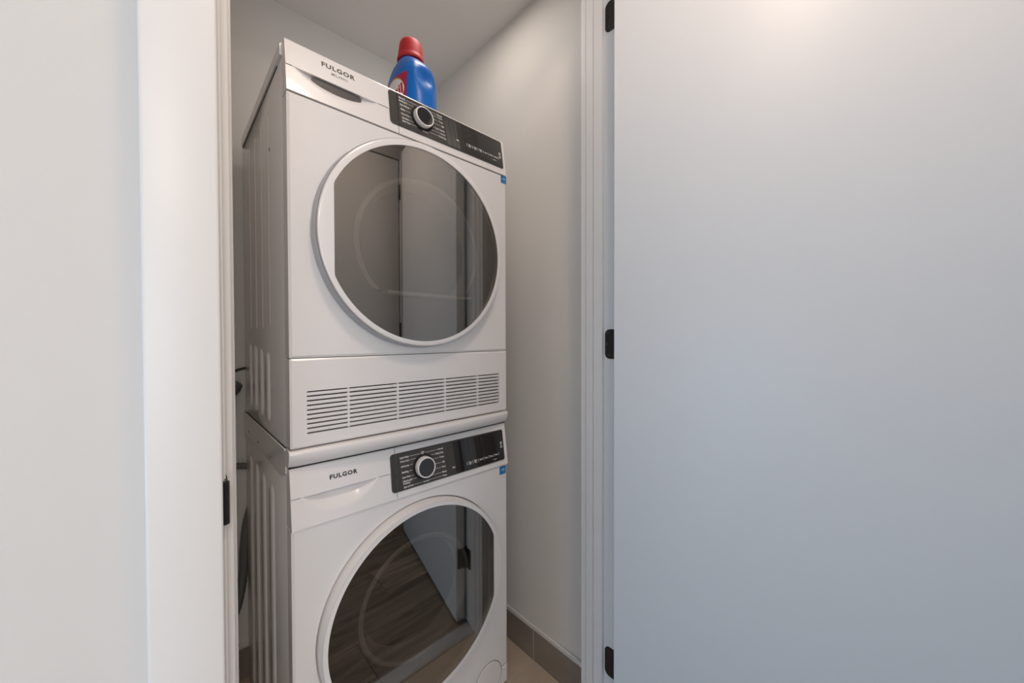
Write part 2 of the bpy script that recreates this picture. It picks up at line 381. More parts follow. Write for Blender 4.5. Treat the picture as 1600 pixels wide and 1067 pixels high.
# hinges: the jamb leaves are parts of the jamb
HZ = (.823, -.0205, -.8575); HH = .0385
def leaf_outline(y0, y1, h, r): return [(y0, -h), *[(y1-r+r*math.sin(a), -h+r-r*math.cos(a)) for a in [PI/2*k/8 for k in range(9)]], *[(y1-r+r*math.cos(a), h-r+r*math.sin(a)) for a in [PI/2*k/8 for k in range(9)]], (y0, h)]
for z in HZ:
    lp = [(u, v+z) for u, v in leaf_outline(-.352, -.3155, HH, .014)]
    bm = new(); P = lambda u, v, d: (JR-d, u, v)
    fill(bm, [lp], P, .0014); wall_strip(bm, lp, P, .0014, -.001)
    hl = build('hinge_leaf', bm, 'black', jr)
    for yy, dz in ((-.326, .029), (-.3215, 0), (-.326, -.029)):
        bm = new(); lathe = [(JR-.001, yy, z+dz), (JR-.0021, yy, z+dz)]; tube(bm, lathe, .0031, 12)
        build('screw', bm, 'screw', hl)

# the open closet door: built shut about its hinge pivot, then swung into the hall
PVX, PVY = JR+.001, YO-.007
bm = new(); box(bm, (JL+.003-PVX, YO-PVY, FZ+.012), (JR-.003-PVX, YO+.035-PVY, HEAD-.003), .0015, 2)
door = struct('door_1', bm, 'door'); door['label'] = 'open white slab door on black hinges'
door.location = (PVX, PVY, Z0); door.rotation_euler = (0, 0, math.radians(102.6))
for z in HZ:
    bm = new(); box(bm, (JR-.003-PVX-.0002, YO-PVY-.002, z-HH), (JR-.003-PVX+.0014, YO+.030-PVY, z+HH), .0006, 1)
    dl = build('hinge_leaf', bm, 'black', door)
    bm = new(); tube(bm, [(0, 0, z-HH), (0, 0, z+HH)], .006, 14); tube(bm, [(0, 0, z+HH), (0, 0, z+HH+.004)], [.0045, .003], 12); build('knuckle', bm, 'black', dl)

# closed door across the hall
OX0, OX1, OT = .06, .84, 1.045
bm = new(); box(bm, (OX0, HALL_Y0+.001, FZ+.008), (OX1, HALL_Y0+.008, OT), .001, 1); d2 = struct('door_2', bm, 'door'); d2['label'] = 'closed white slab door across the hall'
for z in (.86, .04, -.80):
    bm = new(); tube(bm, [(OX1+.0035, HALL_Y0+.010, z-.045), (OX1+.0035, HALL_Y0+.010, z+.045)], .0065, 12); build('hinge', bm, 'black', d2)
bm = new(); tube(bm, [(OX0+.06, HALL_Y0+.008, -.12), (OX0+.06, HALL_Y0+.016, -.12)], .026, 24); tube(bm, [(OX0+.06, HALL_Y0+.016, -.12), (OX0+.06, HALL_Y0+.05, -.12), (OX0+.065, HALL_Y0+.055, -.12), (OX0+.17, HALL_Y0+.055, -.12)], .009, 12)
build('door_handle', bm, 'black', d2)
bm = new(); box(bm, (OX0-.005, HALL_Y0, FZ), (OX1+.007, HALL_Y0+.0012, OT+.006)); struct('trim_8', bm, 'gap')
for nm, x0, x1, z0, z1 in (('trim_9', OX0-.068, OX0-.004, FZ, OT+.067), ('trim_10', OX1+.006, OX1+.068, FZ, OT+.067), ('trim_11', OX0-.004, OX1+.006, OT+.005, OT+.067)):
    casing(nm, x0, x1, z0, z1, HALL_Y0, HALL_Y0+.016)
skirting('baseboard_opposite', RX+.001, OX0-.069, HALL_Y0, HALL_Y0+.012); skirting('baseboard_opposite_right', OX1+.069, HALL_X1, HALL_Y0, HALL_Y0+.012)

# tiled bases of the closet: single tiles under a pale caulk cap
def base(name, horiz, fixed, sgn, cuts):
    """a run of tiles on the wall plane `fixed`, tile faces standing 8 mm proud towards sgn"""
    a, b = cuts[0], cuts[-1]; f = fixed+sgn*.008
    lo, hi = min(fixed, f), max(fixed, f)
    bm = new()
    def bx(q0, q1, z0, z1, l, h, bev):
        if horiz: box(bm, (q0, l, z0), (q1, h, z1), bev, 1)
        else: box(bm, (l, q0, z0), (h, q1, z1), bev, 1)
    bx(a, b, FZ+.102, FZ+.118, lo, hi-.0015 if sgn > 0 else hi, .002)
    bx(a, b, FZ, FZ+.102, lo, hi-.002 if sgn > 0 else hi, 0) if sgn > 0 else bx(a, b, FZ, FZ+.102, lo+.002, hi, 0)
    o = struct(name, bm, 'trim')
    for q0, q1 in zip(cuts, cuts[1:]):
        bm = new(); bx(q0+.0015, q1-.0015, FZ+.001, FZ+.1015, lo, hi, .0008); build('base_tile', bm, 'basetile', o)
base('baseboard_right', False, XR, -1, [YI+.001, .009, .309, YB-.001])
base('baseboard_back', True, YB, -1, [XL+.009, .125, .425, XR-.009])
base('baseboard_left', False, XL, 1, [YI+.006, .009, .309, YB-.001])

# ------------------------------------------------------------------ washing machine and dryer
W, D = .597, .5645
def cabinet(bm, z0, z1, ribs):
    box(bm, (0, .037, z0), (W, D, z1), .004, 2)
def rib(bm, y, w_, z0, z1, x=0, s=-1, h=.0035):
    """long pressed bead on a side wall: a flat-topped pill standing h proud"""
    o = rrect(y-w_/2, z0, y+w_/2, z1, w_/2*.98, 6); i = rrect(y-w_/2+.005, z0+.006, y+w_/2-.005, z1-.006, (w_/2-.005)*.98, 6)
    P = lambda u, v, d: (x+s*d, u, v)
    wall_strip(bm, o, P, 0, h, i); fill(bm, [i], P, h)
def knob(parent, org, P, cx, cz, r, prot):
    bm = new()
    n = 48
    rings = [(r*1.12, 0.0), (r*1.12, .0015), (r*1.02, .002), (r, .0025), (r, prot-.003), (r*.97, prot-.0008), (r*.90, prot), (r*.86, prot-.0006), (r*.855, prot-.002)]
    vv = [[bm.verts.new(P(cx+q*math.cos(2*PI*k/n), cz+q*math.sin(2*PI*k/n), d)) for k in range(n)] for q, d in rings]
    for a, b in zip(vv, vv[1:]):
        for k in range(n): bm.faces.new((a[k], a[(k+1) % n], b[(k+1) % n], b[k]))
    for f in bm.faces:
        pass
    kn = build('dial', bm, 'plastic', parent, org); kn['label'] = 'white ringed programme dial'
    bm = new(); lp = circle(cx, cz, r*.856, n); fill(bm, [lp], P, prot-.0018); wall_strip(bm, lp, P, prot-.0018, prot-.004)
    build('dial_cap', bm, 'display', kn, org)
    bm = new(); lp = circle(cx, cz, r*1.2, n); fill(bm, [lp], P, .0008+.0026); wall_strip(bm, lp, P, .0034, .0024)
    build('dial_seat', bm, 'gap', kn, org)
def sticker(parent, org, P, u0, v0, u1, v1):
    bm = new(); lp = rrect(u0, v0, u1, v1, .0015, 3); fill(bm, [lp], P, .0009); wall_strip(bm, lp, P, .0009, 0)
    st = build('efficiency_sticker', bm, 'stick', parent, org); st['label'] = 'small blue energy sticker'
    bm = new(); cu, cv_, s = (u0+u1)/2, (v0+v1)/2, (u1-u0)
    pts = [(cu-.42*s+.84*s*k/14, cv_-.10*s+.34*s*math.sin(PI*k/14*.85)) for k in range(15)]
    for k in range(14):
        t = .09*s*math.sin(PI*(k+.5)/14)+.004*s
        quad(bm, P, [pts[k], pts[k+1], (pts[k+1][0], pts[k+1][1]-t), (pts[k][0], pts[k][1]-t)], .0012)
    star = [(cu+.12*s+(.2 if k % 2 == 0 else .085)*s*math.cos(PI/2+PI*k/5), cv_+.02*s+(.2 if k % 2 == 0 else .085)*s*math.sin(PI/2+PI*k/5)) for k in range(10)]
    fill(bm, [star], P, .0013)
    text_mesh(bm, 'energy', P, cu-.05*s, cv_+.02*s, .30*s, .0013, 'CENTER')
    text_mesh(bm, 'ENERGY STAR', P, cu, v0+.11*s, .17*s, .0013, 'CENTER', width=.86*s)
    build('sticker_print', bm, 'stickw', st, org)
def front_bead(bm, z0, z1):      # wraps the front edge of the cabinet side
    pass

def machine(kind):
    dry = kind == 'dryer'
    if dry:
        org = (0, 0, -.2335); t = thing('tumble_dryer', 'white tumble dryer stacked on top, with a slatted vent below its door', 'dryer', org)
        zb, zt = -.2335, .6125; fz0, fz1 = .5000, .6125
        P = lambda u, v, d: (u, .0-d+(v-.5)/.1125*.017, v)
    else:
        org = (0, 0, FZ); t = thing('washing_machine', 'white front loading washing machine standing on the floor under the dryer', 'washer', org)
        zb, zt = FZ+.018, -.2735; fz0, fz1 = -.3985, -.2735
        P = lambda u, v, d: (u, -.004-d+(v+.3985)/.125*.017, v)
    # cabinet with pressed side beads
    bm = new(); box(bm, (0, .037, zb), (W, D, zt-.008 if not dry else zt-.026), .003, 2)
    for x, s in ((0, -1), (W, 1)):
        if dry:
            for y, z0, z1 in ((.215, -.208, -.035), (.300, -.207, -.028), (.385, -.206, -.022), (.465, -.205, -.016)):
                rib(bm, y, .046, z0, z1, x, s)
            for y, z1 in ((.190, .56), (.275, .565), (.36, .57), (.445, .573)):
                rib(bm, y, .020, .02, z1-.03, x, s, .0016)
        else:
            for y in (.165, .265, .365, .460):
                rib(bm, y+.02, .050, -1.04, -.352, x, s)
    build('cabinet', bm, 'enamel', t, org)
    if dry:
        for y in (.169, .271, .363):
            bm = new(); tube(bm, [(.0006, y, .440), (-.0008, y, .440)], .004, 10); build('side_plug', bm, 'darkpocket', t, org)
    # dark seam backing just behind the front panels
    bm = new(); box(bm, (.004, .030, zb+.0005), (W-.004, .0372, zt-.012)); build('seam_backing', bm, 'gap', t, org)
    # front panel with the round door opening
    if dry: pz0, pz1, cx, cz, R, rf, yg = -.0435, .4975, .2975, .229, .257, .2475, .031
    else: pz0, pz1, cx, cz, R, rf, yg = FZ+.075, -.4005, .2985, -.678, .2535, .2490, .026
    bm = new(); hole = circle(cx, cz, .205 if dry else R+.003, 120)
    lp = rrect(0, pz0, W, pz1, .002, 3)
    plate(bm, lp, [hole], flat, 0, -.036, .005)
    fp = build('front_panel', bm, 'enamel', t, org, smooth=20)
    # lower panel
    if dry:
        lp = rrect(0, zb+.003, W, -.0450, .003, 3); hv = rrect(.031, -.2035, .5655, -.1135, .002, 2)
        bm = new(); plate(bm, lp, [hv], flat, 0, -.036, .004); lowp = build('service_panel', bm, 'plastic', t, org, smooth=20)
        bm = new(); box(bm, (.02, .010, -.215), (.575, .0125, -.10)); build('vent_back', bm, 'gap', lowp, org)
        pitch = (.2035-.1135-.003)/9
        for i in range(9):
            zc = -.1135-.003-pitch*i-(pitch-.003)/2
            bm = new(); h = (pitch-.0030)/2
            box(bm, (.0305, .0005, zc-h), (.566, .0125, zc+h), .0009, 2)
            for v in bm.verts: v.co.y += (zc-v.co.z)*.15
            build('vent_slat', bm, 'plastic', lowp, org)
        for x in (.116, .234, .371, .483):
            bm = new(); box(bm, (x-.0022, .001, -.203), (x+.0022, .010, -.114), .0006, 1); build('vent_divider', bm, 'plastic', lowp, org)
    else:
        lp = rrect(0, zb, W, FZ+.0735, .003, 3); bm = new(); plate(bm, lp, [], flat, 0, -.036, .004); build('kick_panel', bm, 'plastic', t, org, smooth=20)
        # filter cover: a round flap low at the right
        fc = (.520, -1.040)
        lp = circle(*fc, .0495, 56); bm = new(); inn = circle(*fc, .047, 56)
        fill(bm, [inn], flat, .0022); wall_strip(bm, inn, flat, .0022, .0008, lp); wall_strip(bm, lp, flat, .0008, -.001); build('filter_cover', bm, 'plastic', t, org, smooth=20)
        bm = new(); o_ = circle(*fc, .0512, 56); wall_strip(bm, o_, flat, .0004, .0004, circle(*fc, .0490, 56)); build('filter_gap', bm, 'logothin', t, org)
        for x in (.06, W-.06):
            for y in (.07, D-.06):
                bm = new(); tube(bm, [(x, y, FZ), (x, y, FZ+.008), (x, y, zb+.002)], [.022, .02, .012], 20); build('foot', bm, 'foot', t, org)
    # control fascia: drawer at the left, fascia at the right
    xs = .2415 if dry else .2285
    crease = .5545 if dry else -.335
    def fascia_block(bm, x0, x1, face):
        """solid behind the sloped face: side profile with eased top edge; face() lays the visible front"""
        def yy(v): return P(0, v, 0)[1]
        prof = [(yy(fz0), fz0), (yy(fz1-.004), fz1-.004), (yy(fz1)+.0015, fz1-.0008), (yy(fz1)+.004, fz1), (.037, fz1), (.037, fz0)]
        a = [bm.verts.new((x0, y, z)) for y, z in prof]; b = [bm.verts.new((x1, y, z)) for y, z in prof]
        n = len(prof)
        for i in range(1, n): bm.faces.new((a[i], a[(i+1) % n], b[(i+1) % n], b[i]))
        bm.faces.new(a); bm.faces.new(b[::-1]); face(bm)
    def plain(x0, x1):
        return lambda bm: quad(bm, P, [(x0, fz0), (x1, fz0), (x1, fz1-.004), (x0, fz1-.004)], 0)
    bm = new(); fascia_block(bm, xs+.0008, W, plain(xs+.0008, W)); fas = build('control_fascia', bm, 'plastic', t, org)
    def drawer_face(bm):
        x1 = xs-.0008; nu, nv = 64, 26
        if dry: ua, ub, dep = .018, .188, .013
        else: ua, ub, dep = .022, .182, .020
        def depth(u, v):
            if u <= ua or u >= ub: return 0
            q = (u-ua)/(ub-ua); w_ = max(0, math.sin(PI*q))**(.8 if dry else .75)
            hgt = (crease-fz0)*(.62 if dry else .74)*w_+1e-6
            s = (crease-v)/hgt
            if s >= 1: return 0
            k = (1-s); k = k*k*(3-2*k)
            return dep*k*min(1, w_*1.25)
        us = [x1*i/nu for i in range(nu+1)]; vv = [crease-(crease-fz0)*((j/nv)**1.3) for j in range(nv+1)]
        g = [[bm.verts.new(P(u, v, -depth(u, v))) for v in vv] for u in us]
        for i in range(nu):
            for j in range(nv): bm.faces.new((g[i][j], g[i+1][j], g[i+1][j+1], g[i][j+1]))
        # upper plate stands a hair proud, its lower edge is the lip over the scoop
        top = [bm.verts.new(P(u, crease, .0009)) for u in us]; tt = [bm.verts.new(P(u, fz1-.004, .0)) for u in us]
        for i in range(nu):
            bm.faces.new((top[i], top[i+1], tt[i+1], tt[i])); bm.faces.new((g[i][0], g[i+1][0], top[i+1], top[i]))
    bm = new(); fascia_block(bm, 0, xs-.0008, drawer_face); dr = build('water_tank_drawer' if dry else 'detergent_drawer', bm, 'plastic', t, org, smooth=30)
    if dry:   # dark grip inside the scoop: straight top, bowed bottom
        a, b, zt_, n = .0495, .1535, crease-.002, 26
        lens = [(a+.004, zt_), *[(a+(b-a)*(1-math.cos(PI*k/n))/2, zt_-.003-.0225*max(0, math.sin(PI*k/n))**.62) for k in range(n+1)], (b-.004, zt_)]
        bm = new(); fill(bm, [lens], P, -.0035); wall_strip(bm, lens, P, -.0035, -.016); g_ = build('drawer_grip', bm, 'darkpocket', dr, org); g_['label'] = 'dark lens shaped finger grip'
    bm = new()
    for q0, q1 in (((.001, .012), (.192, xs-.026)) if dry else ((.001, .018), (.185, xs-.016))): line(bm, P, (q0, crease), (q1, crease), .0009, .0012)
    build('drawer_crease', bm, 'logothin', dr, org, smooth=0, kind='stuff')
    # maker's lettering
    bm = new()
    if dry: text_mesh(bm, 'FULGOR', P, .104, .5905, .0142, .0006, 'CENTER', width=.071, offset=.0005, spacing=1.15)
    else: text_mesh(bm, 'FULGOR', P, .1055, -.3085, .0125, .0014, 'CENTER', width=.060, offset=.0005, spacing=1.15)
    lg = build('maker_lettering', bm, 'logo', dr, org, smooth=0)
    if dry:
        bm = new(); text_mesh(bm, 'MILANO', P, .106, .5762, .0085, .0006, 'CENTER', width=.034, spacing=1.1, offset=.00012); build('small_lettering', bm, 'logothin', dr, org, smooth=0)
    # dark control strip: end cap on the drawer, strip on the fascia
    if dry: c0, c1, cz0, cz1 = .2200, .5870, .5195, .6065
    else: c0, c1, cz0, cz1 = .2150, .5840, -.3825, -.2910
    bm = new(); lp = rrect(c0, cz0, xs-.0008, cz1, [.008, 0, 0, .008]); plate(bm, lp, [], P, .0030, 0, .0012); build('strip_end', bm, 'dark', dr, org, smooth=15)
    bm = new(); lp = rrect(xs+.0008, cz0, c1, cz1, [0, .006, .006, 0]); plate(bm, lp, [], P, .0030, 0, .0010); cp = build('control_strip', bm, 'dark', t, org, smooth=15)
    bm = new(); h = cz1-cz0
    sl = [(.3835, cz0+.0035), (c1-.003, cz0+.0035), (c1-.003, cz1-.0035), (.372, cz1-.0035)] if dry else [(.4035, cz0+.003), (c1-.003, cz0+.003), (c1-.003, cz1-.003), (.3975, cz1-.003)]
    fill(bm, [sl], P, .0036); wall_strip(bm, sl, P, .0036, .0028); build('display_window', bm, 'display', cp, org, smooth=0)
    if not dry:
        bm = new(); s2 = rrect(.3765, cz0+.011, .4025, cz1-.016, .002); wall_strip(bm, s2, P, .0033, .0033, rrect(.3771, cz0+.0116, .4019, cz1-.0166, .002)); build('start_key', bm, 'gap', cp, org)
    # printed programme names
    bm = new(); dd = .0032; sz = .0066 if dry else .0062
    if dry:
        L = ['Mixed XL', 'Bedding XL', 'Quick Mixed', 'Baby', 'Warm Time', 'Sanitize', 'Baby Care']; lz = [.5957, .5879, .5778, .5664, .5545, .5444, .5360]; lw = [.018, .0235, .025, .0125, .0225, .0195, .0218]
        lx = [.246, .246, .2477, .2491, .2493, .2506, .2513]
        Rr = ['Normal', 'Cottons', 'Towels', 'Silk', 'Heavy Delicate', 'Woolens', 'Timed Drying']; rz = [.5965, .5894, .5789, .5679, .5556, .5455, .5359]; rw = [.0162, .0142, .0138, .0085, .030, .0165, .0245]
        rx = [.3717, .3712, .3733, .3749, .3762, .3774, .3785]; kx, kz, kr = .3085, .5643, .0263; bt = ('Sanitize', .315, .5318, .0165)
    else:
        L = ['Quick Wash', 'Down Care', 'Activewear', 'Bedding', 'Super Rinse', 'Handwash/', 'Delicate', 'Spin & Drain']; lz = [-.3037, -.3127, -.3249, -.3393, -.3518, -.3611, -.3668, -.3755]; lw = [.0245, .0238, .0235, .0178, .0222, .0262, .0192, .0262]
        lx = [.2395, .2406, .2411, .2426, .2431, .244, .2442, .2453]
        Rr = ['Normal', 'Heavy Duty', 'Towels', 'Silk', 'Wool', 'Mixed', 'Rinse']; rz = [-.3040, -.3140, -.3256, -.3395, -.3522, -.3656, -.3752]; rw = [.0155, .0245, .0140, .0085, .0125, .0130, .0118]
        rx = [.3654, .3655, .367, .3678, .3694, .3711, .3714]; kx, kz, kr = .3045, -.3372, .0262; bt = ('Sanitize', .3085, -.3757, .017)
    for s_, x_, z_, w_ in zip(L, lx, lz, lw): text_mesh(bm, s_, P, x_, z_, sz, dd, 'LEFT', width=w_, offset=.00018)
    for s_, x_, z_, w_ in zip(Rr, rx, rz, rw): text_mesh(bm, s_, P, x_, z_, sz, dd, 'RIGHT', width=w_, offset=.00018)
    text_mesh(bm, bt[0], P, bt[1], bt[2], sz*.92, dd, 'CENTER', width=bt[3], offset=.00015)
    def spoke(x0, z0, sgn):
        dz = z0-kz; rr = kr*1.24
        xe = kx-sgn*(math.sqrt(max(rr*rr-dz*dz, 0))) if abs(dz) < rr else kx-sgn*.006*(1+0)
        xe = min(xe, kx-.007) if sgn > 0 else max(xe, kx+.007)
        if abs(xe-x0) > .003: line(bm, P, (x0, z0), (xe, z0), .0008, dd)
    for k, (x_, z_, w_) in enumerate(zip(lx, lz, lw)):
        if not dry and k == 6: continue
        spoke(x_+w_+.0022, z_, 1)
    for x_, z_, w_ in zip(rx, rz, rw): spoke(x_-w_-.0022, z_, -1)
    # mark above the dial and the display's row of key captions
    zt2 = cz1-.0115 if not dry else cz1-.0085
    if not dry:
        for q in ((-.0035, .001), (.0035, .001), (0, .0018)): quad(bm, P, rrect(kx-.001+q[0]-.0013, zt2+q[1]-.0015, kx-.001+q[0]+.0013, zt2+q[1]+.0015, .0005, 2), dd)
        quad(bm, P, [(kx-.0035, zt2-.0015), (kx+.0015, zt2-.0015), (kx, zt2-.007), (kx-.002, zt2-.007)], dd)
    d2_ = .0040
    icons = (['Time', 'Temp', 'Dry', 'Low', 'Delay', 'Signal'], .4485, .5684, .5462, .5462) if dry else (['Temp', 'Spin', 'Soil', 'Dry', 'Delay', 'Steam'], .4409, .5608, -.3625, -.3600)
    caps, u0, u1, v0, v1 = icons
    for k in range(7):
        u = u0+(u1-u0)*k/6; v = v0+(v1-v0)*k/6; quad(bm, P, [(u-.0006, v-.0042), (u+.0006, v-.0042), (u+.0006, v+.0042), (u-.0006, v+.0042)], d2_)
        if k < 6:
            uc = u+(u1-u0)/12; two = k < 2 if not dry else k < 3
            text_mesh(bm, caps[k], P, uc, v+(.0022 if two else 0), .0052 if two else .0062, d2_, 'CENTER', width=.0105, offset=.00025)
            if two: text_mesh(bm, caps[k][::-1].title(), P, uc, v-.0025, .0048, d2_, 'CENTER', width=.0085, offset=.00025)
    ku, kv = (.5502, .5352) if dry else (.5440, -.3728)
    line(bm, P, (ku-.010, kv), (ku+.010, kv), .0007, d2_); fill(bm, [circle(ku, kv, .0018, 10)], P, d2_+.0001)
    bu, bv = (.5745, .563) if dry else (.5728, -.3305)
    for q in (0, -.0105):
        o_ = rrect(bu-.0036, bv+q-.0036, bu+.0036, bv+q+.0036, .001, 2); i_ = rrect(bu-.0022, bv+q-.0018, bu+.0022, bv+q+.0018, .0005, 2); wall_strip(bm, o_, P, d2_, d2_, i_)
    if not dry: line(bm, P, (bu-.002, bv), (bu+.002, bv), .0012, d2_)
    su, sv = (.4172, .5474) if dry else (.4120, -.3625)
    if not dry: su = .3952; sv = -.3615
    text_mesh(bm, 'Start', P, su, sv, .0056, d2_, 'CENTER', width=.0085, offset=.0003)
    pr = build('printed_captions', bm, 'print', cp, org, smooth=0, kind='stuff')
    knob(cp, org, lambda u, v, d: P(u, v, d+.0026), kx, kz, kr, .017)
    if dry: sticker(t, org, flat, .5745, .4735, .5960, .4975-.0008)
    else: sticker(t, org, flat, .5655, -.4290, .5905, -.4035)
    # lid
    if dry:
        bm = new()
        prof = [(.0375, .6125), (.0375, .5862), (D-.012, .5862), (D-.003, .590), (D-.001, .598), (D-.006, .607), (D-.016, .6115), (D-.03, .6125)]
        a = [bm.verts.new((-.004, y, z)) for y, z in prof]; b = [bm.verts.new((W+.004, y, z)) for y, z in prof]
        for i in range(len(prof)): bm.faces.new((a[i], a[(i+1) % len(a)], b[(i+1) % len(a)], b[i]))
        bm.faces.new(a); bm.faces.new(b[::-1])
        bmesh.ops.bevel(bm, geom=[e for e in bm.edges if abs(e.verts[0].co.x-e.verts[1].co.x) < 1e-5 and min(e.verts[0].co.z, e.verts[1].co.z) > .605], offset=.003, segments=2, affect='EDGES')
        build('lid', bm, 'enamel', t, org)
        bm = new(); box(bm, (-.0008, .080, .5835), (W+.0008, D-.010, .5868)); build('lid_gap', bm, 'gap', t, org)
    # ---- door
    if dry: gl = cut_circle(cx-.001, cz-.002, .2385, .0785, 'left', .028)
    else: gl = cut_circle(cx, cz, .2395, .5205, 'right', .030)
    bm = new()
    fill(bm, [circle(cx, cz, rf, 160), gl], flat, yg)
    wall_strip(bm, gl, flat, yg, yg-.004)
    if dry: lathe_y(bm, cx, cz, [(rf, -yg), (rf+.003, -yg+.001), (rf+.0045, -yg+.0035)], 160)
    else: lathe_y(bm, cx, cz, [(rf-.010, -yg-.0005), (rf-.002, -yg+.002), (rf+.003, -yg+.009), (R, -.010), (R, .012)], 160)
    if not dry:
        for f in list(bm.faces):
            pass
    dring = build('door', bm, 'plastic', t, org, smooth=25)
    if dry:
        bm = new(); lathe_y(bm, cx, cz, [(rf+.0045, -yg+.0035), (rf+.0065, -yg+.006), (rf+.0065, -.016), (rf+.0085, -.012), (R, -.008), (R, -.002), (R-.004, .0005)], 160)
        rs = build('door_rim', bm, 'ringside', dring, org); rs['label'] = 'silvery grey rim of the door'
    else:
        bm = new(); lathe_y(bm, cx, cz, [(R+.0065, -.0004), (R+.003, .010), (R-.002, .012)], 140); build('door_seat', bm, 'plastic', t, org)
    bm = new(); fill(bm, [gl], flat, yg-.0012); wall_strip(bm, gl, flat, yg-.0012, yg-.005); fill(bm, [gl], flat, yg-.005)
    g = build('door_glass', bm, 'glass', dring, org); g['label'] = 'smoked mirror glass'
    # behind the glass: dark back, grey bowl, drum
    rb = .168 if dry else .150
    bcx, bcz = (.300, .225) if dry else (.285, -.665)
    bm = new(); fill(bm, [circle(cx, cz, .2455, 100), circle(bcx, bcz, rb, 80)], flat, .006); build('door_back', bm, 'frit', dring, org)
    bm = new()
    prof = [(rb+.006, -.009), (rb+.002, -.0125), (rb-.005, -.0105), (rb-.010, .004), (rb-.022, .045), (rb-.040, .075), (rb-.062, .090), (rb-.095, .098), (0, .100)]
    lathe_y(bm, bcx, bcz, prof, 72)
    if dry:
        for v in bm.verts:
            if v.co.z < bcz-.113: v.co.z = bcz-.113-(bcz-.113-v.co.z)*.05
    build('door_bowl', bm, 'bowl', dring, org)
    if dry:
        bm = new(); box(bm, (.205, -.011, bcz-.122), (.455, .05, bcz-.112), .004, 2); build('bowl_sill', bm, 'plastic', dring, org)
    return t
dryer = machine('dryer')
washer = machine('washer')

# ------------------------------------------------------------------ stacking kit between the machines
kit = thing('stacking_kit', 'white stacking frame between the dryer and the washer', 'stacking frame', (0, 0, -.2735))
ko = (0, 0, -.2735)
bm = new(); N = 40
prof = [(.012, -.2337), (.0045, -.2337), (-.001, -.2350), (-.0038, -.2385), (-.0042, -.2430), (-.002, -.2520), (.003, -.2620), (.0085, -.2680), (.0115, -.2700), (.020, -.2705), (.034, -.2705), (.034, -.2337)]
ringsv = []
for i in range(N+1):
    x = -.0028+(W+.0056)*i/N; q = i/N; bow = .016*(math.sin(PI*q)**1.0)
    e = min(q, 1-q)*(W); ease = max(0, 1-e/.006)
    ringsv.append([bm.verts.new((x, y-bow*(1 if y < .006 else .55 if y < .02 else 0)*(1.0)+ease*.003, z)) for y, z in prof])
for a, b in zip(ringsv, ringsv[1:]):
    for k in range(len(prof)): bm.faces.new((a[k], a[(k+1) % len(prof)], b[(k+1) % len(prof)], b[k]))
bm.faces.new(ringsv[0]); bm.faces.new(ringsv[-1][::-1])
build('front_rail', bm, 'plastic', kit, ko)
for x, s in ((0, -1), (W, 1)):
    bm = new()
    P = lambda u, v, d, x=x, s=s: (x+s*d, u, v)
    lp = [(.034, -.2337), (.034, -.287), (.040, -.2905), (.070, -.2990), (.080, -.3005), (.568, -.3005), (.568, -.2337)]
    fill(bm, [lp], P, .0026); wall_strip(bm, lp, P, .0026, .0003)
    box(bm, (min(x-.001, x+s*.0034), .034, -.2395) if s > 0 else (x-.0045, .034, -.2395), (x+s*.0045 if s > 0 else x+.001, .568, -.2337), .001, 1)
    sd = build('side_plate', bm, 'enamel', kit, ko)
    for y in (.1815, .3457, .5013):
        bm = new(); tube(bm, [(x+s*.0022, y, -.2855), (x+s*.0034, y, -.2855)], .0035, 12); build('screw', bm, 'logothin', sd, ko)
bm = new(); box(bm, (.002, .034, -.2395), (W-.002, .566, -.2340)); box(bm, (.002, .034, -.2704), (W-.002, .05, -.2395)); build('shelf', bm, 'enamel', kit, ko)
bm = new(); sv = []  # dark strip under the rail, standing in for its shadow on the washer
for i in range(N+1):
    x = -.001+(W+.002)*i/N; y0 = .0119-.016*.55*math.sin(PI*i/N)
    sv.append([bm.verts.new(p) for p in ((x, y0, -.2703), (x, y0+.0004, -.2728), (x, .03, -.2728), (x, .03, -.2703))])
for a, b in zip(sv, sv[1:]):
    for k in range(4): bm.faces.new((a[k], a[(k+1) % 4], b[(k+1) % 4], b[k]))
bm.faces.new(sv[0]); bm.faces.new(sv[-1][::-1]); build('rail_shade_strip', bm, 'gap', kit, ko)

# ------------------------------------------------------------------ hoses and cable in the gap behind the machines
def hose(name, label, ctrl, r, m, cat='hose', ribbed=False):
    pts = spline(ctrl, 14); rr = [r*(1+(.07 if k % 2 else 0)) if ribbed else r for k in range(len(pts))]
    o0 = Vector((pts[0].x, pts[0].y, pts[0].z)); bm = new(); tube(bm, pts, rr, 12)
    o = build(name, bm, m, None, o0); o['label'] = label; o['category'] = cat; return o
hose('drain_hose', 'dark grey drain hose hanging in a loop beside the washer', [(.045, .588, -.43), (.028, .588, -.50), (.004, .589, -.59), (-.006, .589, -.68), (-.010, .588, -.76), (-.030, .583, -.86), (-.075, .560, -.915), (-.13, .50, -.90), (-.160, .40, -.80), (-.168, .30, -.72), (-.168, .18, -.715), (-.168, .08, -.70)], .0125, 'hose', ribbed=True)
hose('supply_hose', 'thin grey supply hose crossing the back wall at kit height', [(-.17, .597, -.375), (-.10, .598, -.392), (-.02, .598, -.410), (.06, .598, -.425), (.16, .598, -.43)], .0095, 'hose')
hose('power_cable', 'thin dark cable crossing the back wall behind the dryer', [(-.16, .605, -.128), (-.06, .605, -.118), (0, .605, -.100), (.08, .605, -.085)], .0035, 'cable', 'cable')
ob = hose('hose_elbow', 'dark grey rounded hose elbow poking out beside the left jamb', [(-.085, .560, -.175), (-.06, .575, -.172), (-.034, .590, -.165), (-.022, .602, -.150)], .021, 'hose', 'pipe')

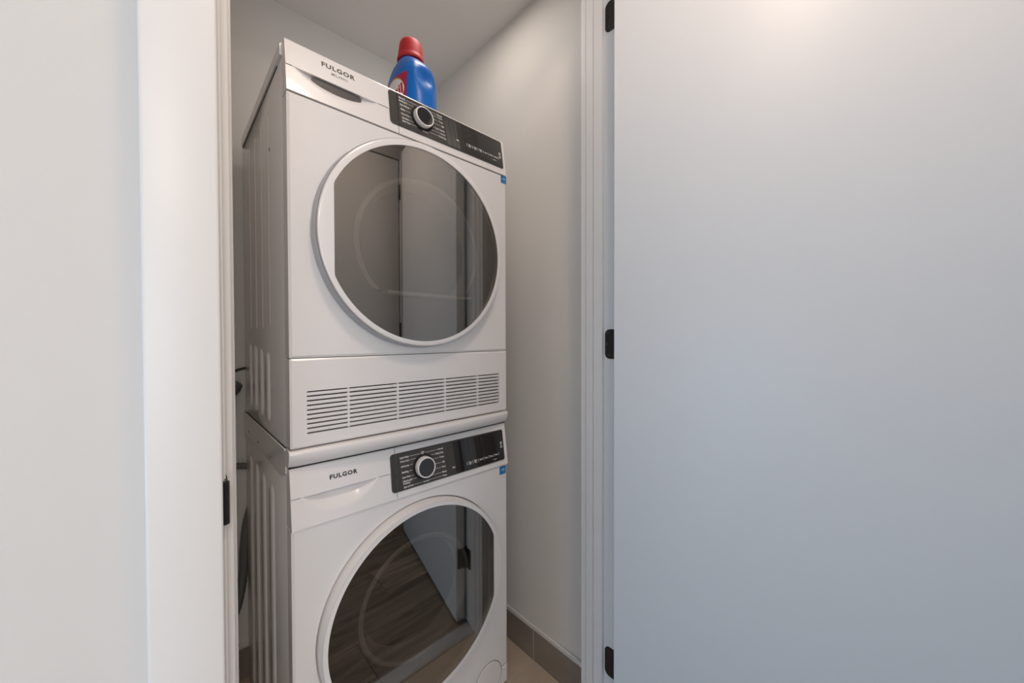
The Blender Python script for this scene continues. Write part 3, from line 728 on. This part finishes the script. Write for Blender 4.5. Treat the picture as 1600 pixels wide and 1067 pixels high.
# ------------------------------------------------------------------ detergent bottle on the dryer
BX, BY, BZ = .362, .165, .6127
bt = thing('detergent_bottle', 'blue laundry detergent bottle with a red cap on the dryer', 'bottle', (BX, BY, BZ))
A, B_ = .095, .062                # half width along the label, half thickness
ang = math.radians(-2)
nrm = Vector((-math.cos(ang), -math.sin(ang), 0)); wid = Vector((math.sin(ang), -math.cos(ang), 0))   # label faces the closet's left; wid runs to the viewer
prof = [(0, .90, .90), (.004, .97, .96), (.012, 1, 1), (.06, 1, 1), (.100, .995, .99), (.122, .965, .965), (.143, .90, .92), (.161, .80, .85), (.176, .665, .77), (.189, .50, .66), (.199, .385, .58), (.204, .33, .50), (.210, .30, .46)]
def prof_at(z):
    for (z0, a0, b0), (z1, a1, b1) in zip(prof, prof[1:]):
        if z <= z1:
            q = (z-z0)/(z1-z0); return A*(a0+(a1-a0)*q), B_*(b0+(b1-b0)*q)
    return A*prof[-1][1], B_*prof[-1][2]
def bpoint(th, z, off=0):
    a, b = prof_at(z); e = .82
    c, s = math.cos(th), math.sin(th)
    u = a*math.copysign(abs(s)**e, s); d = b*math.copysign(abs(c)**e, c)
    # grip dents on the narrow flank towards the viewer
    g = math.exp(-((th-PI*.53)/.36)**2)*math.exp(-((z-.122)/.030)**2)
    u -= g*.017
    p = Vector((BX, BY, BZ+z))+nrm*(d+off*c)+wid*(u+off*s); return p
bm = new(); n = 72; zs = []
for i in range(len(prof)-1):
    k = 6 if prof[i+1][0]-prof[i][0] > .03 else 3
    zs += [prof[i][0]+(prof[i+1][0]-prof[i][0])*j/k for j in range(k)]
zs.append(prof[-1][0])
rg = [[bm.verts.new(bpoint(2*PI*k/n, z)) for k in range(n)] for z in zs]
for a, b in zip(rg, rg[1:]):
    for k in range(n): bm.faces.new((a[k], a[(k+1) % n], b[(k+1) % n], b[k]))
bm.faces.new(rg[0]); bm.faces.new(rg[-1])
bo = (BX, BY, BZ)
body = build('body', bm, 'blue', bt, bo, smooth=60)
# cap: flared skirt, tapered dosing cup
def cap_ring(bm, z, a, b, n=40): return [bm.verts.new(Vector((BX, BY, BZ+z))+nrm*(b*math.cos(2*PI*k/n))+wid*(a*math.sin(2*PI*k/n))) for k in range(n)]
bm = new(); cp_ = [(.203, .0385), (.2045, .0396), (.212, .0392), (.2145, .0372), (.222, .0364), (.244, .0338), (.257, .0314), (.263, .0284), (.2655, .024)]
rg = [cap_ring(bm, z, r, r) for z, r in cp_]
for a, b in zip(rg, rg[1:]):
    for k in range(40): bm.faces.new((a[k], a[(k+1) % 40], b[(k+1) % 40], b[k]))
bm.faces.new(rg[0]); bm.faces.new(rg[-1]); build('cap', bm, 'red', bt, bo, smooth=50)
# wrapped label: crimson field, purple left part, yellow edged white oval, red brand word
def LP(s, z, d):      # s = distance along the label from its centre line
    a, b = prof_at(z); q = max(-.999, min(.999, s/a)); th = math.asin(math.copysign(abs(q)**(1/.82), q)); return bpoint(th, z, d)
def patch(name, s0, s1, z0, z1, m, d, mask=None, parent=None):
    bm = new(); nu, nz = 40, 22
    g = {}
    for i in range(nu+1):
        for j in range(nz+1): g[i, j] = bm.verts.new(LP(s0+(s1-s0)*i/nu, z0+(z1-z0)*j/nz, d))
    for i in range(nu):
        for j in range(nz): bm.faces.new((g[i, j], g[i+1, j], g[i+1, j+1], g[i, j+1]))
    return build(name, bm, m, parent or bt, bo, smooth=60)
lab = patch('label', -.075, .0705, .012, .126, 'label', .0006); lab['label'] = 'crimson wrap label with white oval'
def oval(name, cs, cz, rs, rz, m, d):
    bm = new(); rr = 10; nn = 48; c = bm.verts.new(LP(cs, cz, d)); prev = None
    for k in range(1, rr+1):
        cur = [bm.verts.new(LP(cs+rs*k/rr*math.cos(2*PI*q/nn), cz+rz*k/rr*math.sin(2*PI*q/nn), d)) for q in range(nn)]
        for q in range(nn):
            if prev: bm.faces.new((prev[q], prev[(q+1) % nn], cur[(q+1) % nn], cur[q]))
            else: bm.faces.new((c, cur[q], cur[(q+1) % nn]))
        prev = cur
    return build(name, bm, m, lab, bo, smooth=60)
patch('label_band', -.0745, .012, .014, .124, 'labelp', .0009, parent=lab)
oval('oval_edge', .010, .080, .0535, .0425, 'labely', .0012)
oval('oval', .011, .0775, .053, .0405, 'labelw', .0015)
bm = new(); text_mesh(bm, 'Persil', LP, .0165, .074, .040, .0019, 'CENTER', width=.086, offset=.0012, rot=math.radians(8)); build('brand_word', bm, 'labelt', lab, bo, smooth=0)
